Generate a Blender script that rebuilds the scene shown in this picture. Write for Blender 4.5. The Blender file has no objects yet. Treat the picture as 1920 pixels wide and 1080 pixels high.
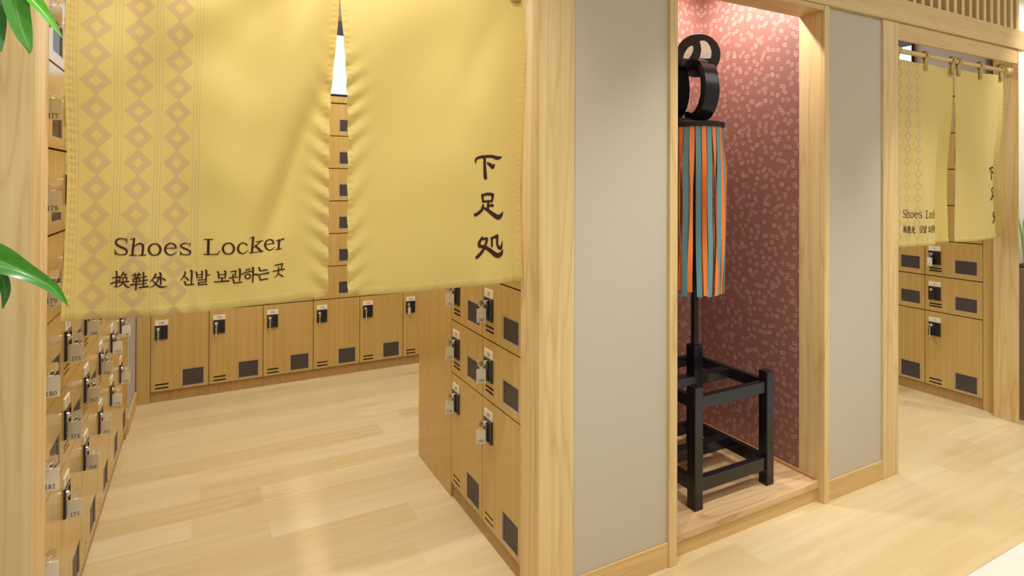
import bpy, bmesh, math, random
from mathutils import Vector, Matrix

C = bpy.context.scene.collection
SC = bpy.context.scene
rnd = random.Random(7)
R = math.radians

# ------------------------------------------------------------------ camera
def make_camera():
    yaw, pit, rol = R(27.992), R(0.3251), R(0.1984)
    fwd = Vector((math.sin(yaw) * math.cos(pit), math.cos(yaw) * math.cos(pit), math.sin(pit)))
    rt = Vector((math.cos(yaw), -math.sin(yaw), 0))
    up = rt.cross(fwd)
    r2 = rt * math.cos(rol) + up * math.sin(rol)
    u2 = up * math.cos(rol) - rt * math.sin(rol)
    cam = bpy.data.cameras.new('camera')
    ob = bpy.data.objects.new('camera', cam)
    C.objects.link(ob)
    M = Matrix((r2, u2, -fwd)).transposed().to_4x4()
    M.translation = Vector((0, 0, 1.46))
    ob.matrix_world = M
    cam.sensor_width = 36.0
    cam.lens = 1088.14 / 1920 * 36.0
    cam.shift_y = (331.97 - 540.0) / 1920.0
    cam.clip_start = 0.05
    SC.camera = ob
make_camera()

# ------------------------------------------------------------------ world, lights, exposure
SC.view_settings.view_transform = 'Standard'
SC.view_settings.look = 'None'
SC.view_settings.gamma = 1.0
SC.view_settings.use_curve_mapping = False
SC.view_settings.exposure = 0.0

w = bpy.data.worlds.new('world'); SC.world = w; w.use_nodes = True
w.node_tree.nodes['Background'].inputs[0].default_value = (1.0, 0.98, 0.95, 1)
w.node_tree.nodes['Background'].inputs[1].default_value = 0.42

def area(name, loc, sx, sy, power, col, rot=(0, 0, 0), spread=180):
    l = bpy.data.lights.new(name, 'AREA'); l.shape = 'RECTANGLE'; l.size = sx; l.size_y = sy
    l.energy = power; l.color = col; l.spread = R(spread)
    o = bpy.data.objects.new(name, l); C.objects.link(o); o.location = loc; o.rotation_euler = rot
    return o
def spot(name, loc, target, power, col, ang=60, blend=0.5, size=0.04):
    l = bpy.data.lights.new(name, 'SPOT'); l.energy = power; l.color = col
    l.spot_size = R(ang); l.spot_blend = blend; l.shadow_soft_size = size
    o = bpy.data.objects.new(name, l); C.objects.link(o); o.location = loc
    d = Vector(target) - Vector(loc)
    o.rotation_euler = d.to_track_quat('-Z', 'Y').to_euler()
    return o
WARM = (1.0, 0.96, 0.92); NEUT = (1.0, 0.975, 0.935)
area('corridor_light', (0.6, -0.6, 2.93), 4.5, 1.8, 48, NEUT)
area('corridor_light_far', (4.4, 0.2, 2.93), 2.4, 1.4, 24, NEUT)
area('locker_room_light', (0.45, 3.1, 2.93), 1.3, 1.8, 50, NEUT)
area('locker_room_light_far', (3.4, 3.4, 2.93), 1.6, 1.4, 36, NEUT)
spot('niche_downlight', (2.12, 2.02, 2.60), (2.16, 2.0, 0.0), 50, WARM, 172, 0.6, 0.03)
spot('corridor_downlight_left', (0.30, 0.95, 2.92), (0.30, 1.70, 1.3), 88, NEUT, 85, 0.9, 0.04)
spot('corridor_downlight_middle', (1.75, 0.85, 2.92), (1.85, 1.25, 0.0), 115, NEUT, 72, 0.8, 0.04)
spot('corridor_downlight_right', (3.35, 0.80, 2.92), (3.35, 1.20, 0.0), 115, NEUT, 66, 0.7, 0.04)
spot('added_end_wall_spot', (4.75, 1.05, 2.92), (4.75, 1.80, 1.9), 60, NEUT, 70, 0.6, 0.04)  # extra spot, added only to brighten the white end wall

# ------------------------------------------------------------------ materials
def newmat(name):
    m = bpy.data.materials.new(name); m.use_nodes = True
    nt = m.node_tree
    return m, nt, nt.nodes['Principled BSDF']
def lin(h):
    out = []
    for i in (0, 2, 4):
        c = int(h[i:i + 2], 16) / 255
        out.append(c / 12.92 if c <= 0.04045 else ((c + 0.055) / 1.055) ** 2.4)
    return (*out, 1)
def plain(name, col, rough=0.5, metal=0.0, spec=0.5, coat=0.0):
    m, nt, b = newmat(name)
    b.inputs['Base Color'].default_value = lin(col) if isinstance(col, str) else col
    b.inputs['Roughness'].default_value = rough; b.inputs['Metallic'].default_value = metal
    b.inputs['Specular IOR Level'].default_value = spec
    b.inputs['Coat Weight'].default_value = coat
    return m
class N:
    """tiny node helper"""
    def __init__(s, nt): s.nt = nt
    def n(s, t, **k):
        o = s.nt.nodes.new(t)
        for a, v in k.items(): setattr(o, a, v)
        return o
    def put(s, node, i, v):
        if v is None: return
        if hasattr(v, 'links') or isinstance(v, bpy.types.NodeSocket): s.nt.links.new(v, node.inputs[i])
        else: node.inputs[i].default_value = v
    def math(s, op, a, b=None, c=None):
        o = s.n('ShaderNodeMath', operation=op); s.put(o, 0, a); s.put(o, 1, b); s.put(o, 2, c); return o.outputs[0]
    def mix(s, f, a, b, mode='MIX'):
        o = s.n('ShaderNodeMix', data_type='RGBA', blend_type=mode); s.put(o, 0, f); s.put(o, 6, a); s.put(o, 7, b); return o.outputs[2]
    def ramp(s, f, stops):
        o = s.n('ShaderNodeValToRGB'); s.put(o, 0, f)
        e = o.color_ramp.elements
        while len(e) < len(stops): e.new(0.5)
        for i, (p, c) in enumerate(stops): e[i].position = p; e[i].color = c
        return o.outputs[0]

def wood(name, light, dark, axis='z', fine=60.0, along=1.0, rough=0.45, cath=0.5, seed=0.0, coat=0.0, spec=0.4, bump=0.06):
    m, nt, b = newmat(name); q = N(nt)
    pos = q.n('ShaderNodeNewGeometry').outputs['Position']
    oi = q.n('ShaderNodeObjectInfo').outputs['Random']
    off = q.n('ShaderNodeCombineXYZ')
    for i in range(3): q.put(off, i, q.math('MULTIPLY', oi, 7.3 + 3 * i))
    add = q.n('ShaderNodeVectorMath', operation='ADD'); q.put(add, 0, pos); q.put(add, 1, off.outputs[0])
    def mapped(sa, sc):
        mp = q.n('ShaderNodeMapping'); q.put(mp, 0, add.outputs[0])
        mp.inputs['Location'].default_value = (seed, seed * 1.7, seed * 0.6)
        mp.inputs['Scale'].default_value = {'x': (sa, sc, sc), 'y': (sc, sa, sc), 'z': (sc, sc, sa)}[axis]
        return mp.outputs[0]
    n1 = q.n('ShaderNodeTexNoise'); q.put(n1, 'Vector', mapped(along * 0.8, fine)); n1.inputs['Scale'].default_value = 1.0; n1.inputs['Detail'].default_value = 4; n1.inputs['Roughness'].default_value = 0.6
    n2 = q.n('ShaderNodeTexNoise'); q.put(n2, 'Vector', mapped(along * 0.7, 7.0)); n2.inputs['Scale'].default_value = 1.0; n2.inputs['Detail'].default_value = 2
    rings = q.math('FRACT', q.math('MULTIPLY', n2.outputs[0], 9.0))
    tri = q.math('ABSOLUTE', q.math('SUBTRACT', rings, 0.5))
    thin = q.math('POWER', q.math('MULTIPLY', tri, 2.0), 5.0)
    f = q.math('ADD', q.math('MULTIPLY', n1.outputs[0], 1.0 - 0.25 * cath), q.math('MULTIPLY', thin, cath * 0.35))
    col = q.ramp(f, [(0.30, light), (0.78, dark)])
    nt.links.new(col, b.inputs['Base Color'])
    b.inputs['Roughness'].default_value = rough; b.inputs['Specular IOR Level'].default_value = spec
    b.inputs['Coat Weight'].default_value = coat; b.inputs['Coat Roughness'].default_value = 0.1
    bp = q.n('ShaderNodeBump'); bp.inputs['Strength'].default_value = bump; bp.inputs['Distance'].default_value = 0.002
    q.put(bp, 'Height', n1.outputs[0]); nt.links.new(bp.outputs[0], b.inputs['Normal'])
    return m

M = {}
M['post'] = wood('pale_cypress_wood', lin('E0C58E'), lin('C9A468'), 'z', 45, 0.9, 0.5, 0.7, 1.0)
M['beam'] = wood('pale_cypress_beam', lin('DABA80'), lin('C59F60'), 'x', 45, 0.9, 0.5, 0.5, 2.0)
M['dimwood'] = wood('brown_backing_wood', lin('B98F5A'), lin('A37B48'), 'z', 45, 0.9, 0.6, 0.4, 2.5)
M['locker'] = wood('oak_laminate', lin('CDAE6A'), lin('BC9855'), 'z', 55, 0.7, 0.17, 0.15, 3.0, spec=0.5, bump=0.012)
M['edge'] = wood('oak_laminate_carcass', lin('BB9860'), lin('A6834E'), 'z', 55, 0.7, 0.4, 0.15, 4.0)
M['stepwood'] = wood('oak_board', lin('DDBB8E'), lin('B98C5A'), 'x', 40, 1.4, 0.4, 0.9, 5.0)
M['stepedge'] = wood('oak_board_edge', lin('C99A63'), lin('B58450'), 'x', 60, 1.0, 0.4, 0.3, 5.5)
M['pole'] = wood('bamboo_pole', lin('E2C58C'), lin('CBA968'), 'x', 80, 1.0, 0.4, 0.3, 6.0)
M['lacquer'] = plain('black_lacquer', (0.008, 0.008, 0.011, 1), 0.22, 0, 0.4, 0.1)
M['matteblack'] = plain('matte_black', (0.012, 0.011, 0.011, 1), 0.45, 0, 0.35)
M['bone'] = plain('white_paint', 'F6F1EC', 0.5)
M['orange'] = plain('orange_leather', 'F5883F', 0.38, 0, 0.5)
M['teal'] = plain('teal_leather', '6698A3', 0.38, 0, 0.5)
M['lockblack'] = plain('black_plastic', (0.022, 0.022, 0.026, 1), 0.14)
M['lockshade'] = plain('black_plastic_recess_shade', (0.008, 0.008, 0.009, 1), 0.5)  # shade inside the handle recess, put in as a darker black
M['chrome'] = plain('chrome', (0.90, 0.90, 0.90, 1), 0.28, 1.0)
M['plate'] = plain('ivory_plastic', 'F1E8CF', 0.4)
M['tag'] = plain('white_acrylic_tag', 'E8E4D8', 0.25)
M['ink'] = plain('black_ink', (0.02, 0.018, 0.018, 1), 0.5)
M['print'] = plain('dark_brown_print', '3A2320', 0.8, 0, 0.2)
M['graypanel'] = plain('grey_plaster', 'C2B7A5', 0.7, 0, 0.25)
M['graywall'] = plain('grey_wall_paint', 'B6B2AE', 0.7, 0, 0.25)
M['whitewall'] = plain('white_wall_paint', 'EFE8DA', 0.7, 0, 0.25)
M['ceiling'] = plain('white_ceiling_paint', 'E8E2D6', 0.8, 0, 0.2)
M['slotshade'] = plain('slot_shade_black', (0.015, 0.008, 0.006, 1), 0.7)  # near-black colour standing in for the unlit inside of the vent slots
M['screenframe'] = plain('black_screen_frame', (0.010, 0.010, 0.02, 1), 0.3)
M['tile'] = plain('pale_stone_tile', 'DCDDD2', 0.35)
M['planter'] = plain('brown_planter', '8A7358', 0.6)
M['soil'] = plain('dark_soil', '3A2C20', 0.9)

def display_mat():
    m, nt, b = newmat('lit_display'); b.inputs['Base Color'].default_value = (0.02, 0.02, 0.02, 1)
    b.inputs['Emission Color'].default_value = (0.72, 0.90, 1.0, 1); b.inputs['Emission Strength'].default_value = 1.25
    return m
M['display'] = display_mat()

def pane_mat():
    m, nt, b = newmat('smoked_acrylic'); q = N(nt)
    b.inputs['Base Color'].default_value = (0.17, 0.145, 0.13, 1); b.inputs['Roughness'].default_value = 0.08
    tr = q.n('ShaderNodeBsdfTransparent'); tr.inputs[0].default_value = (0.40, 0.33, 0.28, 1)
    mx = q.n('ShaderNodeMixShader'); mx.inputs[0].default_value = 0.45
    out = nt.nodes['Material Output']
    nt.links.new(tr.outputs[0], mx.inputs[1]); nt.links.new(b.outputs[0], mx.inputs[2]); nt.links.new(mx.outputs[0], out.inputs[0])
    return m
M['pane'] = pane_mat()

def floor_mat():
    m, nt, b = newmat('maple_floor_planks'); q = N(nt)
    pos = q.n('ShaderNodeNewGeometry').outputs['Position']
    sp = q.n('ShaderNodeSeparateXYZ'); q.put(sp, 0, pos)
    row = q.math('FLOOR', q.math('DIVIDE', sp.outputs[1], 0.150))
    wn = q.n('ShaderNodeTexWhiteNoise', noise_dimensions='1D'); q.put(wn, 'W', row)
    vec = q.n('ShaderNodeCombineXYZ'); q.put(vec, 0, q.math('ADD', sp.outputs[0], q.math('MULTIPLY', wn.outputs[0], 1.45))); q.put(vec, 1, sp.outputs[1])
    br = q.n('ShaderNodeTexBrick'); q.put(br, 'Vector', vec.outputs[0])
    br.offset = 0.0; br.offset_frequency = 2
    for k, v in (('Scale', 1.0), ('Mortar Size', 0.0014), ('Mortar Smooth', 0.3), ('Bias', 0.0), ('Brick Width', 1.45), ('Row Height', 0.150)): br.inputs[k].default_value = v
    br.inputs['Color1'].default_value = (0, 0, 0, 1); br.inputs['Color2'].default_value = (1, 1, 1, 1); br.inputs['Mortar'].default_value = (0.5, 0.5, 0.5, 1)
    base = q.ramp(br.outputs['Color'], [(0.0, lin('D2BB8B')), (0.5, lin('D9C498')), (1.0, lin('DFCCA4'))])
    mp = q.n('ShaderNodeMapping'); q.put(mp, 0, pos); mp.inputs['Scale'].default_value = (1.6, 34, 1)
    # shift the grain from plank to plank
    sh = q.n('ShaderNodeCombineXYZ'); q.put(sh, 0, q.math('MULTIPLY', br.outputs['Color'], 9.0)); q.put(sh, 2, q.math('MULTIPLY', br.outputs['Color'], 5.0))
    ad = q.n('ShaderNodeVectorMath', operation='ADD'); q.put(ad, 0, mp.outputs[0]); q.put(ad, 1, sh.outputs[0])
    n1 = q.n('ShaderNodeTexNoise'); q.put(n1, 'Vector', ad.outputs[0]); n1.inputs['Scale'].default_value = 1.0; n1.inputs['Detail'].default_value = 4
    grain = q.ramp(n1.outputs[0], [(0.35, (1, 1, 1, 1)), (0.75, (0.89, 0.83, 0.73, 1))])
    c = q.mix(0.8, base, grain, 'MULTIPLY')
    mp2 = q.n('ShaderNodeMapping'); q.put(mp2, 0, pos); mp2.inputs['Scale'].default_value = (1.8, 7.5, 1)
    n2 = q.n('ShaderNodeTexNoise'); q.put(n2, 'Vector', mp2.outputs[0]); n2.inputs['Scale'].default_value = 1.0; n2.inputs['Detail'].default_value = 2
    knots = q.ramp(n2.outputs[0], [(0.60, (1, 1, 1, 1)), (0.78, (0.86, 0.74, 0.58, 1))])
    c = q.mix(0.7, c, knots, 'MULTIPLY')
    c = q.mix(br.outputs['Fac'], c, lin('D2BA88'))
    nt.links.new(c, b.inputs['Base Color'])
    b.inputs['Roughness'].default_value = 0.30; b.inputs['Specular IOR Level'].default_value = 0.45
    return m
M['floor'] = floor_mat()

def rings_mat():
    m, nt, b = newmat('dusty_red_ring_wallpaper'); q = N(nt)
    pos = q.n('ShaderNodeNewGeometry').outputs['Position']
    sep = q.n('ShaderNodeSeparateXYZ'); q.put(sep, 0, pos)
    com = q.n('ShaderNodeCombineXYZ'); q.put(com, 0, q.math('ADD', sep.outputs[0], sep.outputs[1])); q.put(com, 1, sep.outputs[2])
    acc = None
    for k, (sc, rr, ww) in enumerate(((22.0, 0.165, 0.050), (20.0, 0.150, 0.046))):
        mp = q.n('ShaderNodeMapping'); q.put(mp, 0, com.outputs[0]); mp.inputs['Location'].default_value = (3.17 * k, 1.13 * k, 0)
        vo = q.n('ShaderNodeTexVoronoi', voronoi_dimensions='2D'); q.put(vo, 'Vector', mp.outputs[0])
        vo.inputs['Scale'].default_value = sc; vo.inputs['Randomness'].default_value = 0.85
        d = q.math('ABSOLUTE', q.math('SUBTRACT', vo.outputs['Distance'], rr))
        g = q.math('LESS_THAN', d, ww)
        if k:  # the second ring of a pair is left out here and there
            cs = q.n('ShaderNodeSeparateColor'); q.put(cs, 0, vo.outputs['Color'])
            g = q.math('MULTIPLY', g, q.math('GREATER_THAN', cs.outputs[0], 0.30))
        acc = g if acc is None else q.math('MAXIMUM', acc, g)
    c = q.mix(acc, lin('8E5E53'), lin('B38C83'))
    nt.links.new(c, b.inputs['Base Color']); b.inputs['Roughness'].default_value = 0.5; b.inputs['Specular IOR Level'].default_value = 0.7
    return m
M['rings'] = rings_mat()

def noren_mat(name, pattern):
    m, nt, b = newmat(name); q = N(nt)
    uv = q.n('ShaderNodeUVMap'); uv.uv_map = 'cloth'
    sep = q.n('ShaderNodeSeparateXYZ'); q.put(sep, 0, uv.outputs[0])
    u, v = sep.outputs[0], sep.outputs[1]
    yellow = lin('D5BD6E')
    col = yellow
    if pattern:
        # three columns of linked diamonds between triple pinstripes
        cu = q.math('SUBTRACT', q.math('MODULO', q.math('SUBTRACT', u, 0.0165), 0.0892), 0.0446)
        cv = q.math('SUBTRACT', q.math('MODULO', q.math('SUBTRACT', v, 0.0237), 0.0657), 0.03285)
        au = q.math('DIVIDE', q.math('ABSOLUTE', cu), 0.0335); av = q.math('DIVIDE', q.math('ABSOLUTE', cv), 0.0345)
        s = q.math('ADD', au, av)
        ring = q.math('MULTIPLY', q.math('LESS_THAN', s, 1.0), q.math('GREATER_THAN', s, 0.39))
        inr = q.math('MULTIPLY', q.math('GREATER_THAN', u, 0.0165), q.math('LESS_THAN', u, 0.2841))
        ring = q.math('MULTIPLY', ring, inr)
        du = q.math('SUBTRACT', q.math('MODULO', q.math('ADD', u, 0.0281), 0.0892), 0.0446)
        lines = None
        for o in (-0.0072, 0.0, 0.0072):
            l = q.math('LESS_THAN', q.math('ABSOLUTE', q.math('SUBTRACT', du, o)), 0.0011)
            lines = l if lines is None else q.math('MAXIMUM', lines, l)
        lines = q.math('MULTIPLY', q.math('MULTIPLY', lines, q.math('LESS_THAN', u, 0.305)), q.math('GREATER_THAN', u, 0.003))
        col = q.mix(q.math('MAXIMUM', q.math('MULTIPLY', ring, 0.95), q.math('MULTIPLY', lines, 0.8)), yellow, lin('C8A874'))
    q.put(b, 'Base Color', col)
    b.inputs['Roughness'].default_value = 0.6; b.inputs['Specular IOR Level'].default_value = 0.3
    b.inputs['Sheen Weight'].default_value = 0.15
    wv = q.n('ShaderNodeTexNoise'); q.put(wv, 'Vector', uv.outputs[0]); wv.inputs['Scale'].default_value = 900; wv.inputs['Detail'].default_value = 1
    bp = q.n('ShaderNodeBump'); bp.inputs['Strength'].default_value = 0.08; bp.inputs['Distance'].default_value = 0.001
    q.put(bp, 'Height', wv.outputs[0]); nt.links.new(bp.outputs[0], b.inputs['Normal'])
    tl = q.n('ShaderNodeBsdfTranslucent'); q.put(tl, 0, col)
    mx = q.n('ShaderNodeMixShader'); mx.inputs[0].default_value = 0.22
    out = nt.nodes['Material Output']
    nt.links.new(b.outputs[0], mx.inputs[1]); nt.links.new(tl.outputs[0], mx.inputs[2]); nt.links.new(mx.outputs[0], out.inputs[0])
    return m
M['norenpat'] = noren_mat('mustard_cotton_with_diamonds', True)
M['noren'] = noren_mat('mustard_cotton', False)

def leaf_mat(name, a, bcol, rough=0.25):
    m, nt, b = newmat(name); q = N(nt)
    uv = q.n('ShaderNodeUVMap'); uv.uv_map = 'cloth'
    sep = q.n('ShaderNodeSeparateXYZ'); q.put(sep, 0, uv.outputs[0])
    d = q.math('ABSOLUTE', q.math('SUBTRACT', sep.outputs[0], 0.5))
    rib = q.math('LESS_THAN', d, 0.022)
    no = q.n('ShaderNodeTexNoise'); no.inputs['Scale'].default_value = 18
    c = q.mix(no.outputs[0], lin(a), lin(bcol))
    c = q.mix(q.math('MULTIPLY', rib, 0.5), c, lin('9CC46A'))
    nt.links.new(c, b.inputs['Base Color']); b.inputs['Roughness'].default_value = rough
    tl = q.n('ShaderNodeBsdfTranslucent'); q.put(tl, 0, c)
    mx = q.n('ShaderNodeMixShader'); mx.inputs[0].default_value = 0.25
    out = nt.nodes['Material Output']
    nt.links.new(b.outputs[0], mx.inputs[1]); nt.links.new(tl.outputs[0], mx.inputs[2]); nt.links.new(mx.outputs[0], out.inputs[0])
    return m
M['leaf'] = leaf_mat('green_leaf', '3F8A2A', '58A838')
M['leafbright'] = leaf_mat('fresh_green_leaf', '58B82A', '74D040')
M['leafdark'] = leaf_mat('dark_green_leaf', '2F6B2C', '4A8A48', 0.15)
M['grass'] = leaf_mat('grass_leaf', '8BAF5A', 'B4CE82', 0.4)
M['stem'] = plain('green_stem', '5E7D3A', 0.5)

# ------------------------------------------------------------------ mesh helpers
class MB:
    def __init__(s): s.v = []; s.f = []; s.m = []
    def add(s, vs, fs, mi=0):
        o = len(s.v); s.v += [tuple(p) for p in vs]
        for f in fs: s.f.append(tuple(i + o for i in f)); s.m.append(mi)
        return s
    def box(s, x0, x1, y0, y1, z0, z1, mi=0):
        return s.add([(x0, y0, z0), (x1, y0, z0), (x1, y1, z0), (x0, y1, z0), (x0, y0, z1), (x1, y0, z1), (x1, y1, z1), (x0, y1, z1)],
                     [(3, 2, 1, 0), (4, 5, 6, 7), (0, 1, 5, 4), (1, 2, 6, 5), (2, 3, 7, 6), (3, 0, 4, 7)], mi)
    def tube(s, pts, rad, n=12, mi=0, caps=True):
        """round tube along pts; rad a number or one per point"""
        pts = [Vector(p) for p in pts]; k = len(pts)
        rad = [rad] * k if isinstance(rad, (int, float)) else rad
        vs = []; fs = []
        ref = None
        for i, p in enumerate(pts):
            t = (pts[min(i + 1, k - 1)] - pts[max(i - 1, 0)]).normalized()
            if ref is None: ref = Vector((0, 0, 1)) if abs(t.z) < 0.9 else Vector((1, 0, 0))
            a = t.cross(ref).normalized(); b = a.cross(t).normalized(); ref = b
            for j in range(n):
                g = 2 * math.pi * j / n
                vs.append(p + (a * math.cos(g) + b * math.sin(g)) * rad[i])
        for i in range(k - 1):
            for j in range(n):
                fs.append((i * n + j, i * n + (j + 1) % n, (i + 1) * n + (j + 1) % n, (i + 1) * n + j))
        if caps: fs.append(tuple(range(n - 1, -1, -1))); fs.append(tuple((k - 1) * n + j for j in range(n)))
        return s.add(vs, fs, mi)
    def torus(s, c, ax, R0, r, n=18, k=8, mi=0):
        ax = Vector(ax).normalized(); a = ax.orthogonal().normalized(); b = ax.cross(a); c = Vector(c)
        vs = []; fs = []
        for i in range(n):
            g = 2 * math.pi * i / n; d = a * math.cos(g) + b * math.sin(g)
            for j in range(k):
                h = 2 * math.pi * j / k
                vs.append(c + d * (R0 + r * math.cos(h)) + ax * r * math.sin(h))
        for i in range(n):
            for j in range(k):
                fs.append((i * k + j, i * k + (j + 1) % k, ((i + 1) % n) * k + (j + 1) % k, ((i + 1) % n) * k + j))
        return s.add(vs, fs, mi)
    def prism(s, poly, fn, mi=0):
        """closed outline poly [(a, b)], fn(a, b, t) -> point, t in 0/1"""
        n = len(poly)
        vs = [fn(a, b, 0) for a, b in poly] + [fn(a, b, 1) for a, b in poly]
        fs = [tuple(range(n - 1, -1, -1)), tuple(range(n, 2 * n))]
        for i in range(n): fs.append((i, (i + 1) % n, n + (i + 1) % n, n + i))
        return s.add(vs, fs, mi)
    def mesh(s, name, mats):
        me = bpy.data.meshes.new(name); me.from_pydata(s.v, [], s.f); me.update()
        for mm in mats: me.materials.append(mm)
        if len(mats) > 1: me.polygons.foreach_set('material_index', s.m)
        bm = bmesh.new(); bm.from_mesh(me); bmesh.ops.recalc_face_normals(bm, faces=bm.faces); bm.to_mesh(me); bm.free()
        return me
    def build(s, name, mats, parent=None, bevel=0, smooth=False):
        if not isinstance(mats, (list, tuple)): mats = [mats]
        return link(name, s.mesh(name, mats), parent, bevel, smooth)
def link(name, me, parent=None, bevel=0, smooth=False):
    o = bpy.data.objects.new(name, me); C.objects.link(o)
    if parent: o.parent = parent
    if bevel:
        b = o.modifiers.new('bevel', 'BEVEL'); b.width = bevel; b.segments = 2; b.limit_method = 'ANGLE'; b.angle_limit = R(40)
    if smooth:
        for p in me.polygons: p.use_smooth = True
        if smooth == 'auto':
            bm = bmesh.new(); bm.from_mesh(me)
            for e in bm.edges: e.smooth = len(e.link_faces) == 2 and e.calc_face_angle(0) < R(35)
            bm.to_mesh(me); bm.free()
    return o
def thing(name, label, cat, loc=(0, 0, 0), rz=0, group=None):
    o = bpy.data.objects.new(name, None); C.objects.link(o); o.location = loc; o.rotation_euler = (0, 0, rz)
    o.empty_display_size = 0.1
    return tag(o, label, cat, group)
def tag(o, label, cat, group=None):
    o['label'] = label; o['category'] = cat
    if group: o['group'] = group
    return o
def struct(name, mb, mat, bevel=0):
    o = mb.build(name, mat, None, bevel); o['kind'] = 'structure'; return o
def B(*a): return MB().box(*a)

def smooth_line(pts, k=5):
    if len(pts) < 3: return [tuple(pts[0][i] + (pts[-1][i] - pts[0][i]) * t / 6 for i in range(3)) for t in range(7)]
    out = []
    for i in range(len(pts) - 1):
        p0 = pts[max(i - 1, 0)]; p1 = pts[i]; p2 = pts[i + 1]; p3 = pts[min(i + 2, len(pts) - 1)]
        sharp = False
        for t in range(k):
            s = t / k
            out.append(tuple(0.5 * (2 * p1[c] + (p2[c] - p0[c]) * s + (2 * p0[c] - 5 * p1[c] + 4 * p2[c] - p3[c]) * s * s + (3 * p1[c] - p0[c] - 3 * p2[c] + p3[c]) * s ** 3) for c in range(3)))
    out.append(pts[-1]); return out
def corner_line(pts):
    """split a stroke at sharp corners, smooth each run"""
    runs = [[pts[0]]]
    for i in range(1, len(pts)):
        runs[-1].append(pts[i])
        if 0 < i < len(pts) - 1:
            a = Vector((pts[i][0] - pts[i - 1][0], pts[i][1] - pts[i - 1][1])); b = Vector((pts[i + 1][0] - pts[i][0], pts[i + 1][1] - pts[i][1]))
            if a.length and b.length and a.angle(b) > R(62): runs.append([pts[i]])
    return [smooth_line(r) for r in runs]
def strokes(mb, glyphs, fn, mi=0, k=1e-4):
    """brush strokes (u, v, width) mapped onto a surface by fn(u, v)"""
    for st in glyphs:
        pts = [(p[0] * k, p[1] * k, p[2] * k) for p in st]
        for run in corner_line(pts):
            n = len(run); vs = []; fs = []
            for i, (x, y, w_) in enumerate(run):
                a = run[max(i - 1, 0)]; b = run[min(i + 1, n - 1)]
                dx, dy = b[0] - a[0], b[1] - a[1]; L = math.hypot(dx, dy) or 1
                nx, ny = -dy / L * w_ / 2, dx / L * w_ / 2
                vs += [fn(x + nx, y + ny), fn(x - nx, y - ny)]
            for i in range(n - 1): fs.append((2 * i, 2 * i + 1, 2 * i + 3, 2 * i + 2))
            mb.add(vs, fs, mi)
            for (x, y, w_) in (run[0], run[-1]):
                r = w_ * 0.48
                mb.add([fn(x + r * math.cos(a * math.pi / 5), y + r * math.sin(a * math.pi / 5)) for a in range(10)], [tuple(range(10))], mi)

# serif digits in a 0.62 x 1 cell: strokes (x, y, w) * 100
DIG = {
 '0': [[(31, 98, 7), (12, 80, 12), (8, 50, 15), (12, 20, 12), (31, 2, 7), (50, 20, 12), (54, 50, 15), (50, 80, 12), (31, 98, 7)]],
 '1': [[(33, 97, 13), (33, 3, 13)], [(14, 84, 6), (33, 96, 8)], [(13, 3, 6), (53, 3, 6)]],
 '2': [[(10, 74, 13), (14, 90, 9), (31, 97, 8), (50, 86, 12), (50, 68, 14), (32, 42, 10), (9, 6, 8)], [(9, 6, 13), (50, 7, 13)], [(50, 7, 8), (55, 24, 5)]],
 '3': [[(10, 82, 12), (22, 96, 8), (42, 94, 10), (49, 76, 14), (40, 56, 9), (24, 53, 6)], [(26, 53, 6), (46, 46, 10), (53, 27, 15), (42, 6, 10), (22, 3, 7), (9, 16, 12)]],
 '4': [[(42, 97, 8), (6, 30, 6)], [(6, 28, 7), (57, 28, 7)], [(42, 97, 13), (42, 3, 13)], [(26, 3, 6), (57, 3, 6)]],
 '5': [[(14, 96, 7), (12, 54, 6)], [(14, 93, 12), (50, 93, 11)], [(12, 54, 6), (30, 62, 8), (50, 50, 13), (52, 26, 14), (38, 5, 9), (20, 3, 7), (8, 15, 12)]],
 '6': [[(48, 86, 11), (34, 97, 7), (15, 78, 10), (8, 42, 14), (14, 12, 11), (32, 2, 7), (50, 14, 12), (53, 34, 14), (42, 56, 9), (26, 57, 7), (11, 40, 6)]],
 '7': [[(8, 93, 12), (54, 93, 12)], [(8, 96, 6), (8, 76, 6)], [(53, 92, 7), (30, 45, 12), (25, 3, 14)]],
 '8': [[(31, 98, 7), (14, 86, 12), (14, 68, 13), (31, 53, 12), (50, 34, 14), (48, 12, 12), (31, 2, 7), (13, 12, 12), (11, 32, 13), (31, 53, 8), (47, 68, 10), (47, 86, 10), (31, 98, 7)]],
 '9': [[(51, 60, 6), (36, 43, 7), (18, 47, 10), (9, 66, 14), (14, 90, 11), (31, 98, 7), (48, 86, 11), (54, 56, 14), (46, 20, 11), (28, 3, 7), (14, 12, 11)]],
}
def number(mb, text, h, fn, mi=1):
    """text centred on the origin of fn(u, v)"""
    adv = 0.66 * h; x0 = -adv * len(text) / 2 + 0.02 * h
    for i, ch in enumerate(text):
        g = [[(p[0], p[1], p[2]) for p in s] for s in DIG[ch]]
        strokes(mb, g, lambda u, v, i=i: fn(x0 + i * adv + u * h, (v - 0.5) * h), mi, 0.01)

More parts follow.
